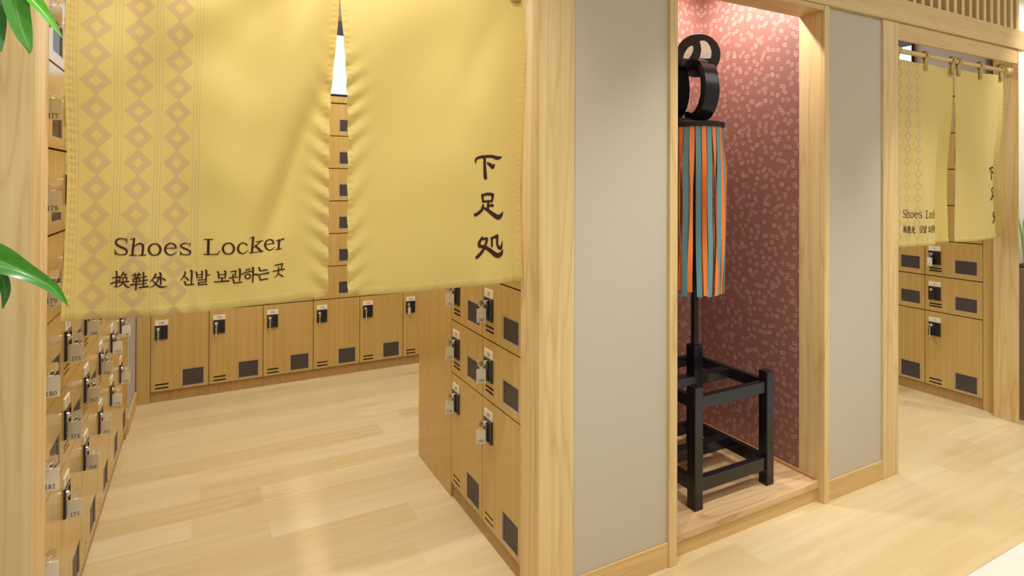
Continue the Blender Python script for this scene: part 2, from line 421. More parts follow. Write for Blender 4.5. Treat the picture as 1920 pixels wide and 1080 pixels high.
# brush strokes of the curtain writing: (u, z, width) in tenths of a millimetre of cloth
LATIN = [((1325,13065,19),(1268,13112,24),(1192,13125,30),(1111,13097,37),(1090,13039,43),(1118,12972,48),(1206,12917,54),(1307,12861,51),(1339,12800,43),(1314,12743,35),(1232,12725,26),(1144,12737,27),(1088,12792,27),(1075,12851,16)),
((1321,13120,22),(1331,13011,16)),
((1071,12858,16),(1094,12730,21)),
((1486,13122,46),(1460,12713,52)),
((1409,13098,19),(1499,13124,22)),
((1394,12713,24),(1556,12704,25)),
((1485,12910,16),(1548,12971,30),(1625,12990,38),(1680,12953,49),(1691,12878,52),(1679,12708,52)),
((1599,12702,25),(1756,12705,25)),
((2080,12828,53),(2074,12785,51),(2055,12746,46),(2027,12716,39),(1990,12698,32),(1950,12693,28),(1910,12702,32),(1874,12724,39),(1845,12757,46),(1826,12798,51),(1819,12842,53),(1826,12885,51),(1844,12924,46),(1872,12954,39),(1908,12972,32),(1948,12977,28),(1989,12969,32),(2025,12947,39),(2054,12914,46),(2073,12873,51),(2080,12828,53)),
((2190,12859,20),(2439,12856,23)),
((2422,12857,40),(2405,12926,40),(2337,12975,27),(2270,12970,31),(2203,12913,45),(2184,12831,51),(2211,12746,42),(2285,12689,31),(2366,12700,25),(2447,12757,14)),
((2747,12890,14),(2744,12976,20)),
((2736,12933,20),(2650,12965,26),(2561,12949,31),(2534,12905,37),(2582,12856,43),(2692,12805,46),(2762,12748,43),(2734,12688,35),(2652,12674,26),(2570,12697,26),(2528,12745,17)),
((2523,12783,14),(2536,12671,21)),
((3176,13040,62),(3172,12667,62)),
((3070,13052,26),(3277,13045,27)),
((3069,12663,26),(3397,12649,30)),
((3389,12652,30),(3446,12743,18)),
((3788,12784,54),(3782,12740,53),(3763,12700,48),(3733,12669,41),(3696,12651,34),(3654,12646,30),(3613,12655,34),(3575,12678,41),(3546,12711,47),(3527,12753,52),(3520,12798,54),(3526,12842,52),(3545,12881,47),(3574,12912,41),(3611,12931,34),(3653,12936,30),(3694,12927,34),(3732,12905,41),(3762,12871,48),(3781,12830,53),(3788,12784,54)),
((4087,12873,46),(4102,12866,52)),
((4111,12869,24),(4032,12917,29),(3950,12908,36),(3894,12831,52),(3889,12752,55),(3929,12671,42),(4011,12635,29),(4086,12663,23),(4141,12719,15)),
((4274,13051,55),(4244,12641,58)),
((4186,13029,21),(4291,13053,23)),
((4185,12635,25),(4350,12634,25)),
((4296,12767,25),(4470,12909,34)),
((4345,12913,23),(4542,12925,23)),
((4333,12814,46),(4494,12641,59)),
((4369,12631,22),(4548,12641,25)),
((4593,12811,22),(4842,12835,25)),
((4821,12836,41),(4799,12907,44),(4716,12942,30),(4631,12901,41),(4598,12822,56),(4617,12732,50),(4695,12660,34),(4780,12667,27),(4847,12732,16)),
((4970,12914,57),(4960,12669,57)),
((4893,12898,21),(4987,12918,24)),
((4879,12658,25),(5036,12676,25)),
((4983,12848,22),(5022,12920,29),(5077,12936,41),(5098,12928,41))]
MULTI = [((1116,12320,32),(1132,12286,38),(1132,11965,38),(1087,11944,16)),
((1042,12165,27),(1192,12194,30)),
((1014,12028,37),(1205,12110,22)),
((1279,12300,38),(1242,12227,30),(1175,12158,16)),
((1248,12238,24),(1342,12249,32),(1301,12176,22)),
((1204,12153,24),(1211,12065,24)),
((1202,12159,24),(1358,12171,30),(1350,12069,27)),
((1276,12172,24),(1271,12078,24)),
((1167,12057,30),(1401,12068,33)),
((1274,12081,35),(1237,11993,30),(1143,11935,13)),
((1274,12060,27),(1344,11962,43),(1421,11927,19)),
((1474,12218,27),(1662,12234,33)),
((1529,12265,30),(1540,12166,27)),
((1614,12271,33),(1605,12161,27)),
((1528,12167,25),(1620,12163,25)),
((1492,12135,30),(1503,12058,25)),
((1492,12132,25),(1643,12139,30),(1631,12054,25)),
((1500,12061,25),(1636,12062,25)),
((1437,11989,35),(1664,12001,30)),
((1569,12162,33),(1561,11864,38)),
((1659,12164,25),(1788,12180,33)),
((1710,12280,33),(1723,12244,36),(1722,11932,33)),
((1650,12076,27),(1810,12092,36)),
((1667,12001,25),(1787,12009,30)),
((1625,11912,30),(1824,11932,44)),
((1992,12230,42),(1943,12132,33),(1865,12045,14)),
((1969,12142,28),(2072,12145,36),(2023,12036,33),(1957,11951,28),(1859,11892,11)),
((1924,12076,22),(2010,11970,39),(2110,11897,48),(2243,11902,17)),
((2068,12255,28),(2098,12218,45),(2103,11962,36)),
((2121,12122,25),(2168,12093,39),(2199,12060,37)),
((2641,12242,32),(2652,12210,37),(2614,12121,34),(2544,12027,14)),
((2631,12120,26),(2683,12070,37),(2727,12017,35)),
((2765,12259,32),(2799,12231,46),(2794,11924,35)),
((2618,11994,23),(2649,11970,40),(2663,11899,32),(2847,11900,32)),
((2887,12217,29),(2911,12192,35),(2923,12061,29)),
((3016,12227,29),(3041,12207,38),(3038,12049,29)),
((2915,12141,26),(3039,12142,26)),
((2923,12065,26),(3040,12064,26)),
((3111,12252,29),(3140,12216,47),(3132,12011,35)),
((3143,12111,32),(3214,12125,32)),
((2940,12001,29),(3144,12003,29),(3133,11940,29),(2954,11938,29),(2962,11876,32),(3161,11880,32)),
((3392,12195,27),(3421,12168,42),(3432,12016,33)),
((3565,12202,30),(3594,12177,42),(3588,12015,33)),
((3421,12106,27),(3590,12110,27)),
((3429,12019,27),(3588,12022,27)),
((3513,12018,39),(3507,11936,36)),
((3336,11924,33),(3487,11922,36),(3673,11927,45)),
((3718,12170,30),(3851,12183,36),(3831,12055,30)),
((3775,12097,33),(3781,12011,33)),
((3683,12001,33),(3888,12014,36)),
((3917,12226,30),(3948,12196,49),(3944,11910,36)),
((3955,12068,33),(4041,12083,34)),
((3761,11965,27),(3790,11937,42),(3808,11857,33),(3998,11855,37)),
((4096,12180,34),(4201,12189,37)),
((4044,12110,31),(4246,12125,37)),
((4216,11991,37),(4212,11970,37),(4203,11953,36),(4188,11939,35),(4170,11931,34),(4150,11930,34),(4129,11934,34),(4111,11945,35),(4096,11961,36),(4087,11980,36),(4083,12000,37),(4086,12020,36),(4096,12038,36),(4110,12051,35),(4129,12059,34),(4149,12061,34),(4169,12056,34),(4188,12046,35),(4203,12030,36),(4212,12011,37),(4216,11991,37)),
((4253,12220,31),(4287,12186,49),(4280,11825,37)),
((4292,12022,37),(4388,12034,34)),
((4420,12209,28),(4448,12183,43),(4464,12113,34),(4654,12123,34)),
((4384,12006,31),(4529,12021,34),(4695,12037,47)),
((4429,11975,28),(4455,11949,40),(4477,11863,34),(4668,11878,38)),
((4861,12223,32),(5073,12246,41),(5039,12112,32)),
((4963,12158,35),(4970,12072,35)),
((4810,12063,32),(5121,12090,42)),
((4967,12056,41),(4948,11970,35),(4847,11872,13)),
((4956,11978,29),(5027,11932,41),(5091,11883,38))]
KANJI = [((4155,15141,31),(4171,15266,77),(4289,15335,85),(4545,15370,94),(4803,15383,95),(5044,15335,119),(5220,15373,48)),
((4511,15369,101),(4525,15043,117),(4548,14728,148),(4569,14672,117)),
((4640,15164,71),(4770,15091,126),(4848,15029,134),(4926,15116,55)),
((4435,14124,86),(4474,13901,86)),
((4435,14101,78),(4636,14152,94),(4861,14128,103),(4844,14001,95),(4810,13897,79)),
((4474,13909,70),(4818,13923,71)),
((4680,13909,86),(4664,13649,102)),
((4681,13757,71),(4789,13777,87),(4854,13769,103)),
((4475,13783,86),(4433,13635,101),(4306,13535,108),(4192,13475,100),(4162,13501,62)),
((4458,13709,62),(4638,13639,102),(4855,13496,134),(5065,13382,167),(5197,13432,136),(5285,13550,32)),
((4479,12738,78),(4386,12620,101),(4353,12511,116),(4395,12435,93)),
((4420,12682,62),(4651,12694,94),(4626,12554,94),(4515,12337,101),(4388,12203,109),(4253,12100,108)),
((4353,12463,93),(4557,12427,109),(4773,12305,134),(5044,12122,167),(5220,12169,144),(5299,12297,32)),
((4841,12694,79),(4851,12439,79)),
((4815,12687,71),(5054,12767,103),(5051,12535,87),(5100,12401,104),(5201,12347,120),(5245,12451,72),(5262,12570,32))]

# ------------------------------------------------------------------ the building
YF, YJ = 1.662, 1.789           # facade front plane, back of the jambs
XL, XP, XR, YB = -0.3755, 1.0159, 4.41, 4.4375   # locker front planes: left wall, pier, right wall, back wall
PIT, ZB, SZ = 0.338, 0.575, 0.2423
CEIL = 2.95
struct('floor', B(-4.0, 6.5, 1.1135, 5.2, -0.06, 0.0), M['floor'])
struct('floor_tile', B(-4.0, 6.5, -3.2, 1.1125, -0.06, 0.0), M['tile'])
struct('ceiling', B(-4.0, 6.5, -3.2, 5.2, CEIL, CEIL + 0.08), M['ceiling'])
struct('wall_corridor', B(-4.0, 6.5, -3.3, -3.2, 0, CEIL), M['whitewall'])
struct('wall_front_left', B(-4.0, -0.476, 1.674, 1.76, 0.0, 2.262), M['graypanel'])
struct('wall_front_middle', B(1.127, 1.559, 1.672, 1.76, 0.0, 2.262), M['graypanel'])
struct('wall_front_right', B(2.522, 2.95, 1.672, 1.76, 0.0, 2.262), M['graypanel'])
struct('wall_front_end', B(4.4085, 6.5, 1.79, 1.806, 0.0, CEIL), M['whitewall'])
struct('baseboard_front_middle', B(1.127, 1.559, 1.664, 1.6715, 0.0, 0.092), M['beam'], 0.0015)
struct('baseboard_front_right', B(2.522, 2.95, 1.664, 1.6715, 0.0, 0.092), M['beam'], 0.0015)
struct('trim_1', B(-0.476, -0.336, YF, YJ, 0, 2.262), M['post'], 0.002)
struct('trim_2', B(0.987, 1.127, YF, YJ, 0, 2.262), M['post'], 0.002)
struct('trim_3', B(1.559, 1.598, YF - 0.004, YJ, 0, 2.262), M['post'], 0.0015)
struct('trim_4', B(2.487, 2.522, YF - 0.004, 1.787, 0, 2.262), M['post'], 0.0015)
struct('trim_5', B(2.95, 3.08, YF, YJ, 0, 2.262), M['post'], 0.002)
struct('trim_6', B(4.353, 4.361, YF, YJ, 0, 2.262), M['post'], 0.001)
struct('trim_7', B(-0.336, 0.987, YF + 0.002, 1.679, 2.176, 2.262), M['beam'], 0.0015)
struct('trim_8', B(1.598, 2.487, YF - 0.002, 1.787, 2.237, 2.262), M['beam'], 0.0015)
struct('trim_9', B(3.08, 4.353, YF + 0.002, 1.679, 2.176, 2.262), M['beam'], 0.0015)
struct('trim_10', B(-4.0, 4.45, YF - 0.010, YJ + 0.01, 2.2625, 2.378), M['beam'], 0.0015)
struct('wall_lattice_backing', B(-4.0, 4.45, 1.745, 1.80, 2.378, CEIL), M['dimwood'])
lat = MB()
for i in range(58):
    x = 4.262 - 0.0805 * i
    lat.box(x, x + 0.031, 1.664, 1.704, 2.378, CEIL)
lat.box(4.325, 4.36, 1.660, 1.72, 2.378, CEIL)
tag(lat.build('wooden_lattice', M['post']), 'pale wooden lattice of upright slats above the long beam', 'lattice')

# niche between the two openings
struct('wall_niche_right', B(2.489, 2.56, 1.787, 2.45, 0.0, 2.66), M['rings'])
struct('wall_niche_back', B(1.53, 2.489, 2.40, 2.45, 0.0, 2.66), M['rings'])
struct('wall_niche_left', B(1.53, 1.596, YJ, 2.40, 0.0, 2.66), M['rings'])
struct('ceiling_niche', B(1.53, 2.56, YJ, 2.45, 2.64, 2.70), M['dimwood'])
struct('wall_niche_top', B(1.53, 2.56, 1.80, 1.83, 2.378, 2.64), M['dimwood'])
pm = MB(); pm.box(1.598, 2.487, 1.694, 2.40, 0.0, 0.062); o = struct('floor_niche', pm, M['beam'])
struct('floor_niche_board', B(1.598, 2.487, 1.684, 2.40, 0.0625, 0.093), M['stepwood'], 0.002)
struct('trim_11', B(2.474, 2.4885, 1.70, 2.3995, 0.0932, 0.106), M['stepedge'], 0.001)
struct('trim_12', B(1.598, 2.4735, 2.386, 2.3995, 0.0932, 0.106), M['stepedge'], 0.001)

# locker room shell
struct('wall_back', B(-0.9, 6.5, 4.87, 4.95, 0, CEIL), M['graywall'])
struct('wall_back_upper', B(-0.38, 4.5, 4.56, 4.87, 2.082, CEIL), M['graywall'])
struct('trim_13', B(-0.30, 4.42, 4.545, 4.56, 2.673, 2.714), M['dimwood'])
struct('wall_left', B(-0.95, -0.79, YJ, 4.87, 0, CEIL), M['graywall'])
struct('wall_left_upper', B(-0.79, -0.382, YJ, 4.87, 2.082, CEIL), M['graywall'])
struct('wall_left_corner', B(-0.79, -0.380, 3.957, 4.87, 0, 2.082), M['graywall'])
struct('baseboard_left', B(-0.380, -0.370, 3.957, 4.43, 0, 0.092), M['beam'])
struct('wall_right', B(4.83, 4.92, 1.86, 4.87, 0, CEIL), M['graywall'])
struct('wall_right_upper', B(4.425, 4.83, 1.86, 4.56, 2.082, CEIL), M['graywall'])
struct('trim_14', B(-0.77, -0.3765, 1.7895, 1.864, 0, 2.082), M['locker'])
struct('trim_15', B(-0.77, XL, 3.894, 3.956, 0, 2.082), M['locker'])
struct('trim_16', B(-0.376, -0.2995, 4.437, 4.83, 0, 2.082), M['locker'])
struct('trim_17', B(1.0165, 1.42, 1.7895, 1.824, 0, 2.082), M['locker'])
struct('trim_18', B(4.4085, 4.80, 1.8062, 1.8665, 0, 2.082), M['locker'])

# lit screens above the lockers
def screen(x0, x1, z0, z1, zt, y, sd=0.03):
    t = thing('wall_screen', 'wide lit white screen in a black frame above the back wall lockers', 'screen', ((x0 + x1) / 2, y, z0))
    h = (x1 - x0) / 2
    f = MB(); f.box(-h - sd, h + sd, 0.012, 0.029, 0, zt - z0)
    f.box(-h - sd, h + sd, 0, 0.012, 0, 0.03); f.box(-h - sd, h + sd, 0, 0.012, z1 - z0, zt - z0)
    f.box(-h - sd, -h, 0, 0.012, 0.03, z1 - z0); f.box(h, h + sd, 0, 0.012, 0.03, z1 - z0)
    f.build('screen_frame', M['screenframe'], t)
    B(-h, h, 0.006, 0.0118, 0.03, z1 - z0).build('display', M['display'], t)
    return t
screen(-0.05, 1.75, 2.0825, 2.563, 2.673, 4.530)
t = screen(-0.45, 0.45, 2.13, 2.42, 2.60, 0, 0.004); t.location = (4.395, 2.735, 2.13); t.rotation_euler = (0, 0, R(-90))
t['label'] = 'lit screen in a black frame above the right doorway lockers, seen over the curtain pole'

# ------------------------------------------------------------------ lockers
G = 0.0021; GZ = 0.0032
def door_mesh(h, vents, win, gx=G):
    m = MB(); xs = [gx, 0.027, 0.103, 0.178, 0.310, PIT - gx]
    zs = sorted({GZ, h - GZ, *[a for v in vents for a in v], *win})
    for i in range(len(xs) - 1):
        run = None
        for j in range(len(zs) - 1):
            c = (zs[j] + zs[j + 1]) / 2
            hole = (i == 1 and any(a < c < b for a, b in vents)) or (i == 3 and win[0] < c < win[1])
            if hole:
                if run is not None: m.box(xs[i], xs[i + 1], 0, 0.018, run, zs[j]); run = None
            elif run is None: run = zs[j]
        if run is not None: m.box(xs[i], xs[i + 1], 0, 0.018, run, zs[-1])
    return m.mesh('door', [M['locker']])
SV, SW, SL = ((0.031, 0.0415), (0.048, 0.0585)), (0.031, 0.127), 0.171
HB = ZB - 0.068
BV, BW, BL = ((0.018, 0.0285), (0.042, 0.0525)), (0.014, 0.132), 0.435
ME = {}
ME['door_s'] = door_mesh(SZ, SV, SW); ME['door_b'] = door_mesh(HB, BV, BW)
def win_mesh(wz):
    m = MB(); m.box(0.1835, 0.3045, 0.004, 0.0075, wz[0] + 0.0055, wz[1] - 0.0055, 0)
    for a in ((0.178, 0.3100, wz[0], wz[0] + 0.0055), (0.178, 0.310, wz[1] - 0.0055, wz[1]), (0.178, 0.1835, wz[0] + 0.0055, wz[1] - 0.0055), (0.3045, 0.310, wz[0] + 0.0055, wz[1] - 0.0055)):
        m.box(a[0], a[1], 0.001, 0.010, a[2], a[3], 1)
    return m.mesh('window', [M['pane'], M['rim']])
M['rim'] = plain('acrylic_edge', 'B3A096', 0.2)
ME['win_s'] = win_mesh(SW); ME['win_b'] = win_mesh(BW)
def vent_mesh(v):
    m = MB()
    for a, b in v: m.box(0.0271, 0.1029, 0.003, 0.017, a + 0.0001, b - 0.0001)  # black blocks fill the open slots as their inner shade
    return m.mesh('vent', [M['slotshade']])
ME['vent_s'] = vent_mesh(SV); ME['vent_b'] = vent_mesh(BV)
def lock_mesh():
    m = MB()     # origin: top left corner of the lock
    m.box(0, 0.072, -0.003, 0, -0.092, 0, 0)
    m.box(0, 0.035, -0.0070, -0.003, -0.092, 0, 0)
    m.box(0.066, 0.072, -0.0070, -0.003, -0.092, 0, 0); m.box(0.035, 0.066, -0.0070, -0.003, -0.010, 0, 0); m.box(0.035, 0.066, -0.0070, -0.003, -0.092, -0.084, 0)
    m.box(0.035, 0.066, -0.0036, -0.003, -0.084, -0.010, 1)
    m.tube([(0.018, -0.0068, -0.022), (0.018, -0.0118, -0.022)], 0.0095, 14, 2)
    return m.mesh('lock', [M['lockblack'], M['lockshade'], M['chrome']])
ME['lock'] = lock_mesh()
def plate_mesh(num):
    m = MB(); m.box(0, 0.074, -0.003, 0, 0, 0.0335, 0)
    number(m, str(num), 0.015, lambda u, v: (0.037 + u, -0.0034, 0.0165 + v))
    return m.mesh('number_plate', [M['plate'], M['ink']])
def carcass_mesh():
    m = MB(); D = 0.39
    m.box(0.0005, 0.009, 0.022, D, 0.066, 2.029); m.box(PIT - 0.009, PIT - 0.0005, 0.022, D, 0.066, 2.029)
    m.box(0.009, PIT - 0.009, D - 0.008, D, 0.066, 2.029)
    for z in [0.066] + [ZB + SZ * k for k in range(7)]: m.box(0.009, PIT - 0.009, 0.030, D - 0.008, max(z - 0.007, 0.066), min(z + 0.007, 2.035))
    return m.mesh('carcass', [M['edge']])
ME['carcass'] = carcass_mesh()
ME['kick'] = MB().box(0.0005, PIT - 0.0005, 0.011, 0.028, 0, 0.0655).box(0.0005, 0.02, 0.028, 0.37, 0, 0.0655).box(PIT - 0.02, PIT - 0.0005, 0.028, 0.37, 0, 0.0655).mesh('toe_kick', [M['edge']])
ME['top'] = MB().box(0.0005, PIT - 0.0005, 0.0, 0.39, 2.0355, 2.0815).mesh('top_panel', [M['locker']])
KEYS = []
def column(loc, rz, base, label, group):
    t = thing('shoe_locker', label, 'locker', loc, rz, group)
    link('carcass', ME['carcass'], t); link('toe_kick', ME['kick'], t); link('top_panel', ME['top'], t)
    for r in range(7):
        big = r == 0; z = 0.068 if big else ZB + SZ * (r - 1); lz = BL if big else SL; s = '_b' if big else '_s'
        d = link('door', ME['door' + s], t); d.location = (0, 0, z)
        num = base + 6 - r
        for nm, me, p in (('window', ME['win' + s], (0, 0, 0)), ('vent', ME['vent' + s], (0, 0, 0)),
                          ('lock', ME['lock'], (0.0245, 0, lz)), ('number_plate', plate_mesh(num), (0.024, 0, lz))):
            c = link(nm, me, d); c.location = p
    return t
ME['key_head'] = None
def key_parts():
    k = MB()      # origin at the keyhole; the head stands upright, square to the door
    pts = [(0.0, 0.004), (0.010, 0.004), (0.012, 0.0105), (0.025, 0.0125), (0.030, 0.009), (0.031, 0.0), (0.030, -0.009), (0.025, -0.0125), (0.012, -0.0105), (0.010, -0.004), (0.0, -0.004)]
    k.prism(pts, lambda a, b, t: ((t - 0.5) * 0.0024, -a, b))
    ME['key_head'] = k.mesh('key_head', [M['chrome']])
    r = MB(); r.torus((0, 0, 0), (0.75, 0.6, 0.25), 0.0085, 0.0011, 16, 6); ME['ring'] = r.mesh('key_ring', [M['chrome']])
    for p in ME['ring'].polygons: p.use_smooth = True
key_parts()
def tag_mesh(num):
    m = MB(); hw = 0.0190
    out = [(-hw, -0.056), (hw, -0.056), (hw, -0.003), (hw - 0.003, 0), (-hw + 0.003, 0), (-hw, -0.003)]
    m.prism(out, lambda a, b, t: ((t - 0.5) * 0.0026, a, b), 0)
    number(m, str(num), 0.0125, lambda u, v: (-0.0016, -u, -0.0455 + v)); number(m, str(num), 0.0125, lambda u, v: (0.0016, u, -0.0455 + v))
    m.torus((0, 0, -0.004), (1, 0, 0), 0.0028, 0.0008, 10, 5, 1)
    return m.mesh('number_tag', [M['tag'], M['ink']])
def locker_key(loc, rz, num, row, label, swing=0.0, yaw=0.0):
    big = row == 0; lz = (0.068 + BL) if big else ZB + SZ * (row - 1) + SL
    off = Vector((0.0425, -0.0119, lz - 0.022)); off.rotate(Matrix.Rotation(rz, 3, 'Z'))
    t = thing('locker_key', label, 'key', tuple(Vector(loc) + off), rz, 'locker keys with white number tags')
    link('key_head', ME['key_head'], t)
    a = link('key_ring', ME['ring'], t); a.location = (0, -0.016, -0.0145)
    g = link('number_tag', tag_mesh(num), t); g.location = (0, -0.0145, -0.0225); g.rotation_euler = (swing, 0, yaw)
    return t
ROWN = ['tall bottom door', 'second door up', 'third door up', 'fourth door up', 'fifth door up', 'sixth door up', 'top door']
ORD = ['first', 'second', 'third', 'fourth', 'fifth', 'sixth', 'seventh', 'eighth']
# left wall, nearest first
for k in range(6):
    loc = (XL, 1.8655 + PIT * k, 0); base = 176 - 7 * k
    column(loc, R(90), base, ['nearest', 'second nearest', 'third', 'fourth', 'fifth', 'farthest'][k] + ' oak locker column on the left wall, lowest key tag %d' % (base + 6), 'left wall locker columns')
    for r in range(7):
        if r > 2 and k > 0: continue
        num = base + 6 - r
        locker_key(loc, R(90), num, r, 'key with white tag %d in the left wall %s column, %s' % (num, ['nearest', 'second', 'third', 'fourth', 'fifth', 'sixth'][k], ROWN[r]), 0.0, rnd.uniform(-0.22, 0.18))
# back wall, from the left corner
for k in range(7):
    loc = (-0.2983 + PIT * k, YB, 0); base = 134 - 7 * k
    column(loc, 0, base, '%s oak locker column from the left corner on the back wall' % ORD[k], 'back wall locker columns')
    if k < 6:
        locker_key(loc, 0, base + 6, 0, 'key with white tag in the %s back wall column from the left' % ORD[k], 0.0, rnd.uniform(-0.3, 0.3))
# pier beside the post, facing left
for k in range(2):
    loc = (XP, 2.163 + PIT * k, 0); base = 183 + 7 * k
    column(loc, R(-90), base, ['oak locker column on the pier right behind the doorway post, doors 187 to 189', 'oak locker column on the pier beside the plain end panel, numbered 194 to 196'][k], 'pier locker columns')
    for r in range(3):
        num = base + 6 - r
        locker_key(loc, R(-90), num, r, 'key with white tag %d, pier column %s, %s' % (num, ['next to the post', 'by the end panel'][k], ROWN[r]), 0.0, rnd.uniform(-0.5, -0.15))
# right wall, seen through the right doorway
for k in range(3):
    loc = (XR, 1.868 + PIT * (k + 1), 0); base = 1 + 7 * k
    column(loc, R(-90), base, ['oak locker column nearest the right doorway, with doors numbered 5 to 7', 'second oak locker column from the right doorway, only its window side visible', 'third oak locker column on the right wall, behind the doorway post'][k], 'right wall locker columns')
    if k == 0:
        locker_key(loc, R(-90), 7, 0, 'key with white tag in the tall bottom door numbered 7 through the right doorway', 0.0, 0.5)
        locker_key(loc, R(-90), 5, 2, 'key with white tag swung sideways in door 5 below the right curtain', 0.0, 1.25)
# plain cabinet that ends the pier
t = thing('end_cabinet', 'plain oak cabinet side with no doors at the far end of the pier lockers', 'cabinet', (XP, 2.503, 0))
B(0.0, 0.018, 0, 0.452, 0, 2.082).build('side_panel', M['locker'], t)
B(0.0185, 0.48, 0, 0.43, 0.0, 2.082).build('carcass', M['edge'], t)

# ------------------------------------------------------------------ doorway curtains
def sst(a, b, x):
    t = max(0.0, min(1.0, (x - a) / (b - a))); return t * t * (3 - 2 * t)
def bell(x, c, s): return math.exp(-((x - c) / s) ** 2)
def noren(x0, y0, label, where, shape, ztop=2.095, zbot=1.118):
    """shape = two panels, each dict(W, xl(z), xr(z), y(u, z)); x0 = left edge"""
    t = thing('noren_curtain', label, 'curtain', (x0 + 0.6, y0, zbot), 0)
    base = Vector((x0 + 0.6, y0, zbot))
    for i, p in enumerate(shape):
        W = p['W']
        def P(u, z, lift=0.0, p=p, W=W):
            s = u / W; x = x0 + p['xl'](z) + s * (p['xr'](z) - p['xl'](z))
            e = min(u, W - u)
            y = y0 + p['y'](u, z) - lift
            y += 0.0019 * math.sin(z * 330 + 1.5 * math.sin(z * 71)) * math.exp(-((e - 0.011) / 0.005) ** 2) * sst(2.1, 1.9, z)       # puckered side hems
            y += 0.0022 * math.sin(u * 95 + 2 * math.sin(u * 23)) * bell(z, zbot + 0.008, 0.016)
            return (x - base.x, y - base.y, z + p.get('dz', lambda u: 0.0)(u) - base.z)
        m = MB(); nu, nz = 130, 240; vs = []; uv = []
        for j in range(nz + 1):
            z = zbot + (ztop - zbot) * j / nz
            for k in range(nu + 1):
                u = W * k / nu; vs.append(P(u, z)); uv.append((u, z))
        fs = [(j * (nu + 1) + k, j * (nu + 1) + k + 1, (j + 1) * (nu + 1) + k + 1, (j + 1) * (nu + 1) + k) for j in range(nz) for k in range(nu)]
        me = bpy.data.meshes.new('cloth_panel'); me.from_pydata(vs, [], fs); me.update()
        ul = me.uv_layers.new(name='cloth')
        for lp in me.loops: ul.data[lp.index].uv = uv[lp.vertex_index]
        me.materials.append(M['norenpat'] if i == 0 else M['noren'])
        for q_ in me.polygons: q_.use_smooth = True
        po = link('cloth_panel', me, t)
        po['label'] = ('left cloth panel with brown diamond columns' if i == 0 else 'plain right cloth panel with three black characters')
        # hem folded to the front along the bottom edge
        hm = MB(); hv = []; hf = []
        for k in range(nu + 1):
            u = W * k / nu
            hv += [P(u, zbot + 0.0005, 0.0010), P(u, zbot + 0.006, 0.0028), P(u, zbot + 0.020, 0.0026), P(u, zbot + 0.0235, 0.0006)]
        for k in range(nu):
            for q_ in range(3): hf.append((4 * k + q_, 4 * (k + 1) + q_, 4 * (k + 1) + q_ + 1, 4 * k + q_ + 1))
        hme = bpy.data.meshes.new('bottom_hem'); hme.from_pydata(hv, [], hf); hme.update()
        hul = hme.uv_layers.new(name='cloth'); huv = []
        for k in range(nu + 1):
            for dz in (0.0005, 0.006, 0.020, 0.0235): huv.append((W * k / nu, zbot + dz))
        for lp in hme.loops: hul.data[lp.index].uv = huv[lp.vertex_index]
        hme.materials.append(M['norenpat'] if i == 0 else M['noren'])
        for q_ in hme.polygons: q_.use_smooth = True
        link('bottom_hem', hme, po)
        lift = lambda u, z: P(u, z, 0.0016)
        if i == 0:
            for gl, lb in ((LATIN[:14], 'dark brown word Shoes'), (LATIN[14:], 'dark brown word Locker'), (MULTI[:30], 'three dark brown Chinese characters'),
                           (MULTI[30:41], 'first dark brown Korean word'), (MULTI[41:61], 'second dark brown Korean word'), (MULTI[61:], 'last dark brown Korean character')):
                a = MB(); strokes(a, gl, lift); a.build('lettering', M['print'], po)['label'] = lb
        else:
            for gl, lb in ((KANJI[:3], 'top black brush character'), (KANJI[3:9], 'middle black brush character'), (KANJI[9:], 'bottom black brush character')):
                a = MB(); strokes(a, gl, lift); a.build('lettering', M['print'], po)['label'] = lb
        # loops over the pole
        for u in (0.035, W / 2, W - 0.035):
            x, y, z = P(u, ztop - 0.004)
            lp_ = MB(); n = 14; prof = [(0.0025, -0.03), (0.004, 0.0)]
            arc = [(0.019 * math.cos(R(-60 + 300 * k / n)), 0.0525 + 0.019 * math.sin(R(-60 + 300 * k / n))) for k in range(n + 1)]
            prof = [(0.004, -0.03), (0.005, 0.02)] + arc + [(-0.004, 0.02), (-0.004, -0.03)]
            outl = []
            for (a, b) in prof: outl.append((a, b))
            vs2 = [];
            for (a, b) in outl: vs2 += [(x - 0.016, a + y * 0.0, z + b), (x + 0.016, a + y * 0.0, z + b)]
            lp_.add(vs2, [(2 * k, 2 * k + 1, 2 * k + 3, 2 * k + 2) for k in range(len(outl) - 1)])
            lo = lp_.build('hanging_loop', M['noren'], t)
            sm = lo.modifiers.new('thick', 'SOLIDIFY'); sm.thickness = 0.002; sm.offset = 0
            for q_ in lo.data.polygons: q_.use_smooth = True
    return t
def pole(x0, x1, y, z, label):
    t = thing('curtain_pole', label, 'pole', ((x0 + x1) / 2, y, z))
    h = (x1 - x0) / 2
    MB().tube([(-h, 0, 0), (h, 0, 0)], 0.0125, 16).build('rod', M['pole'], t, 0, 'auto')
    for s in (-1, 1):
        b = MB(); b.tube([(s * (h - 0.001), 0, 0), (s * (h - 0.02), 0, 0)], 0.034, 24); b.tube([(s * (h - 0.02), 0, 0), (s * (h - 0.055), 0, 0), (s * (h - 0.06), 0, 0)], [0.030, 0.028, 0.024], 24)
        b.build('pole_bracket', M['pole'], t, 0, 'auto')
Z0 = 1.118
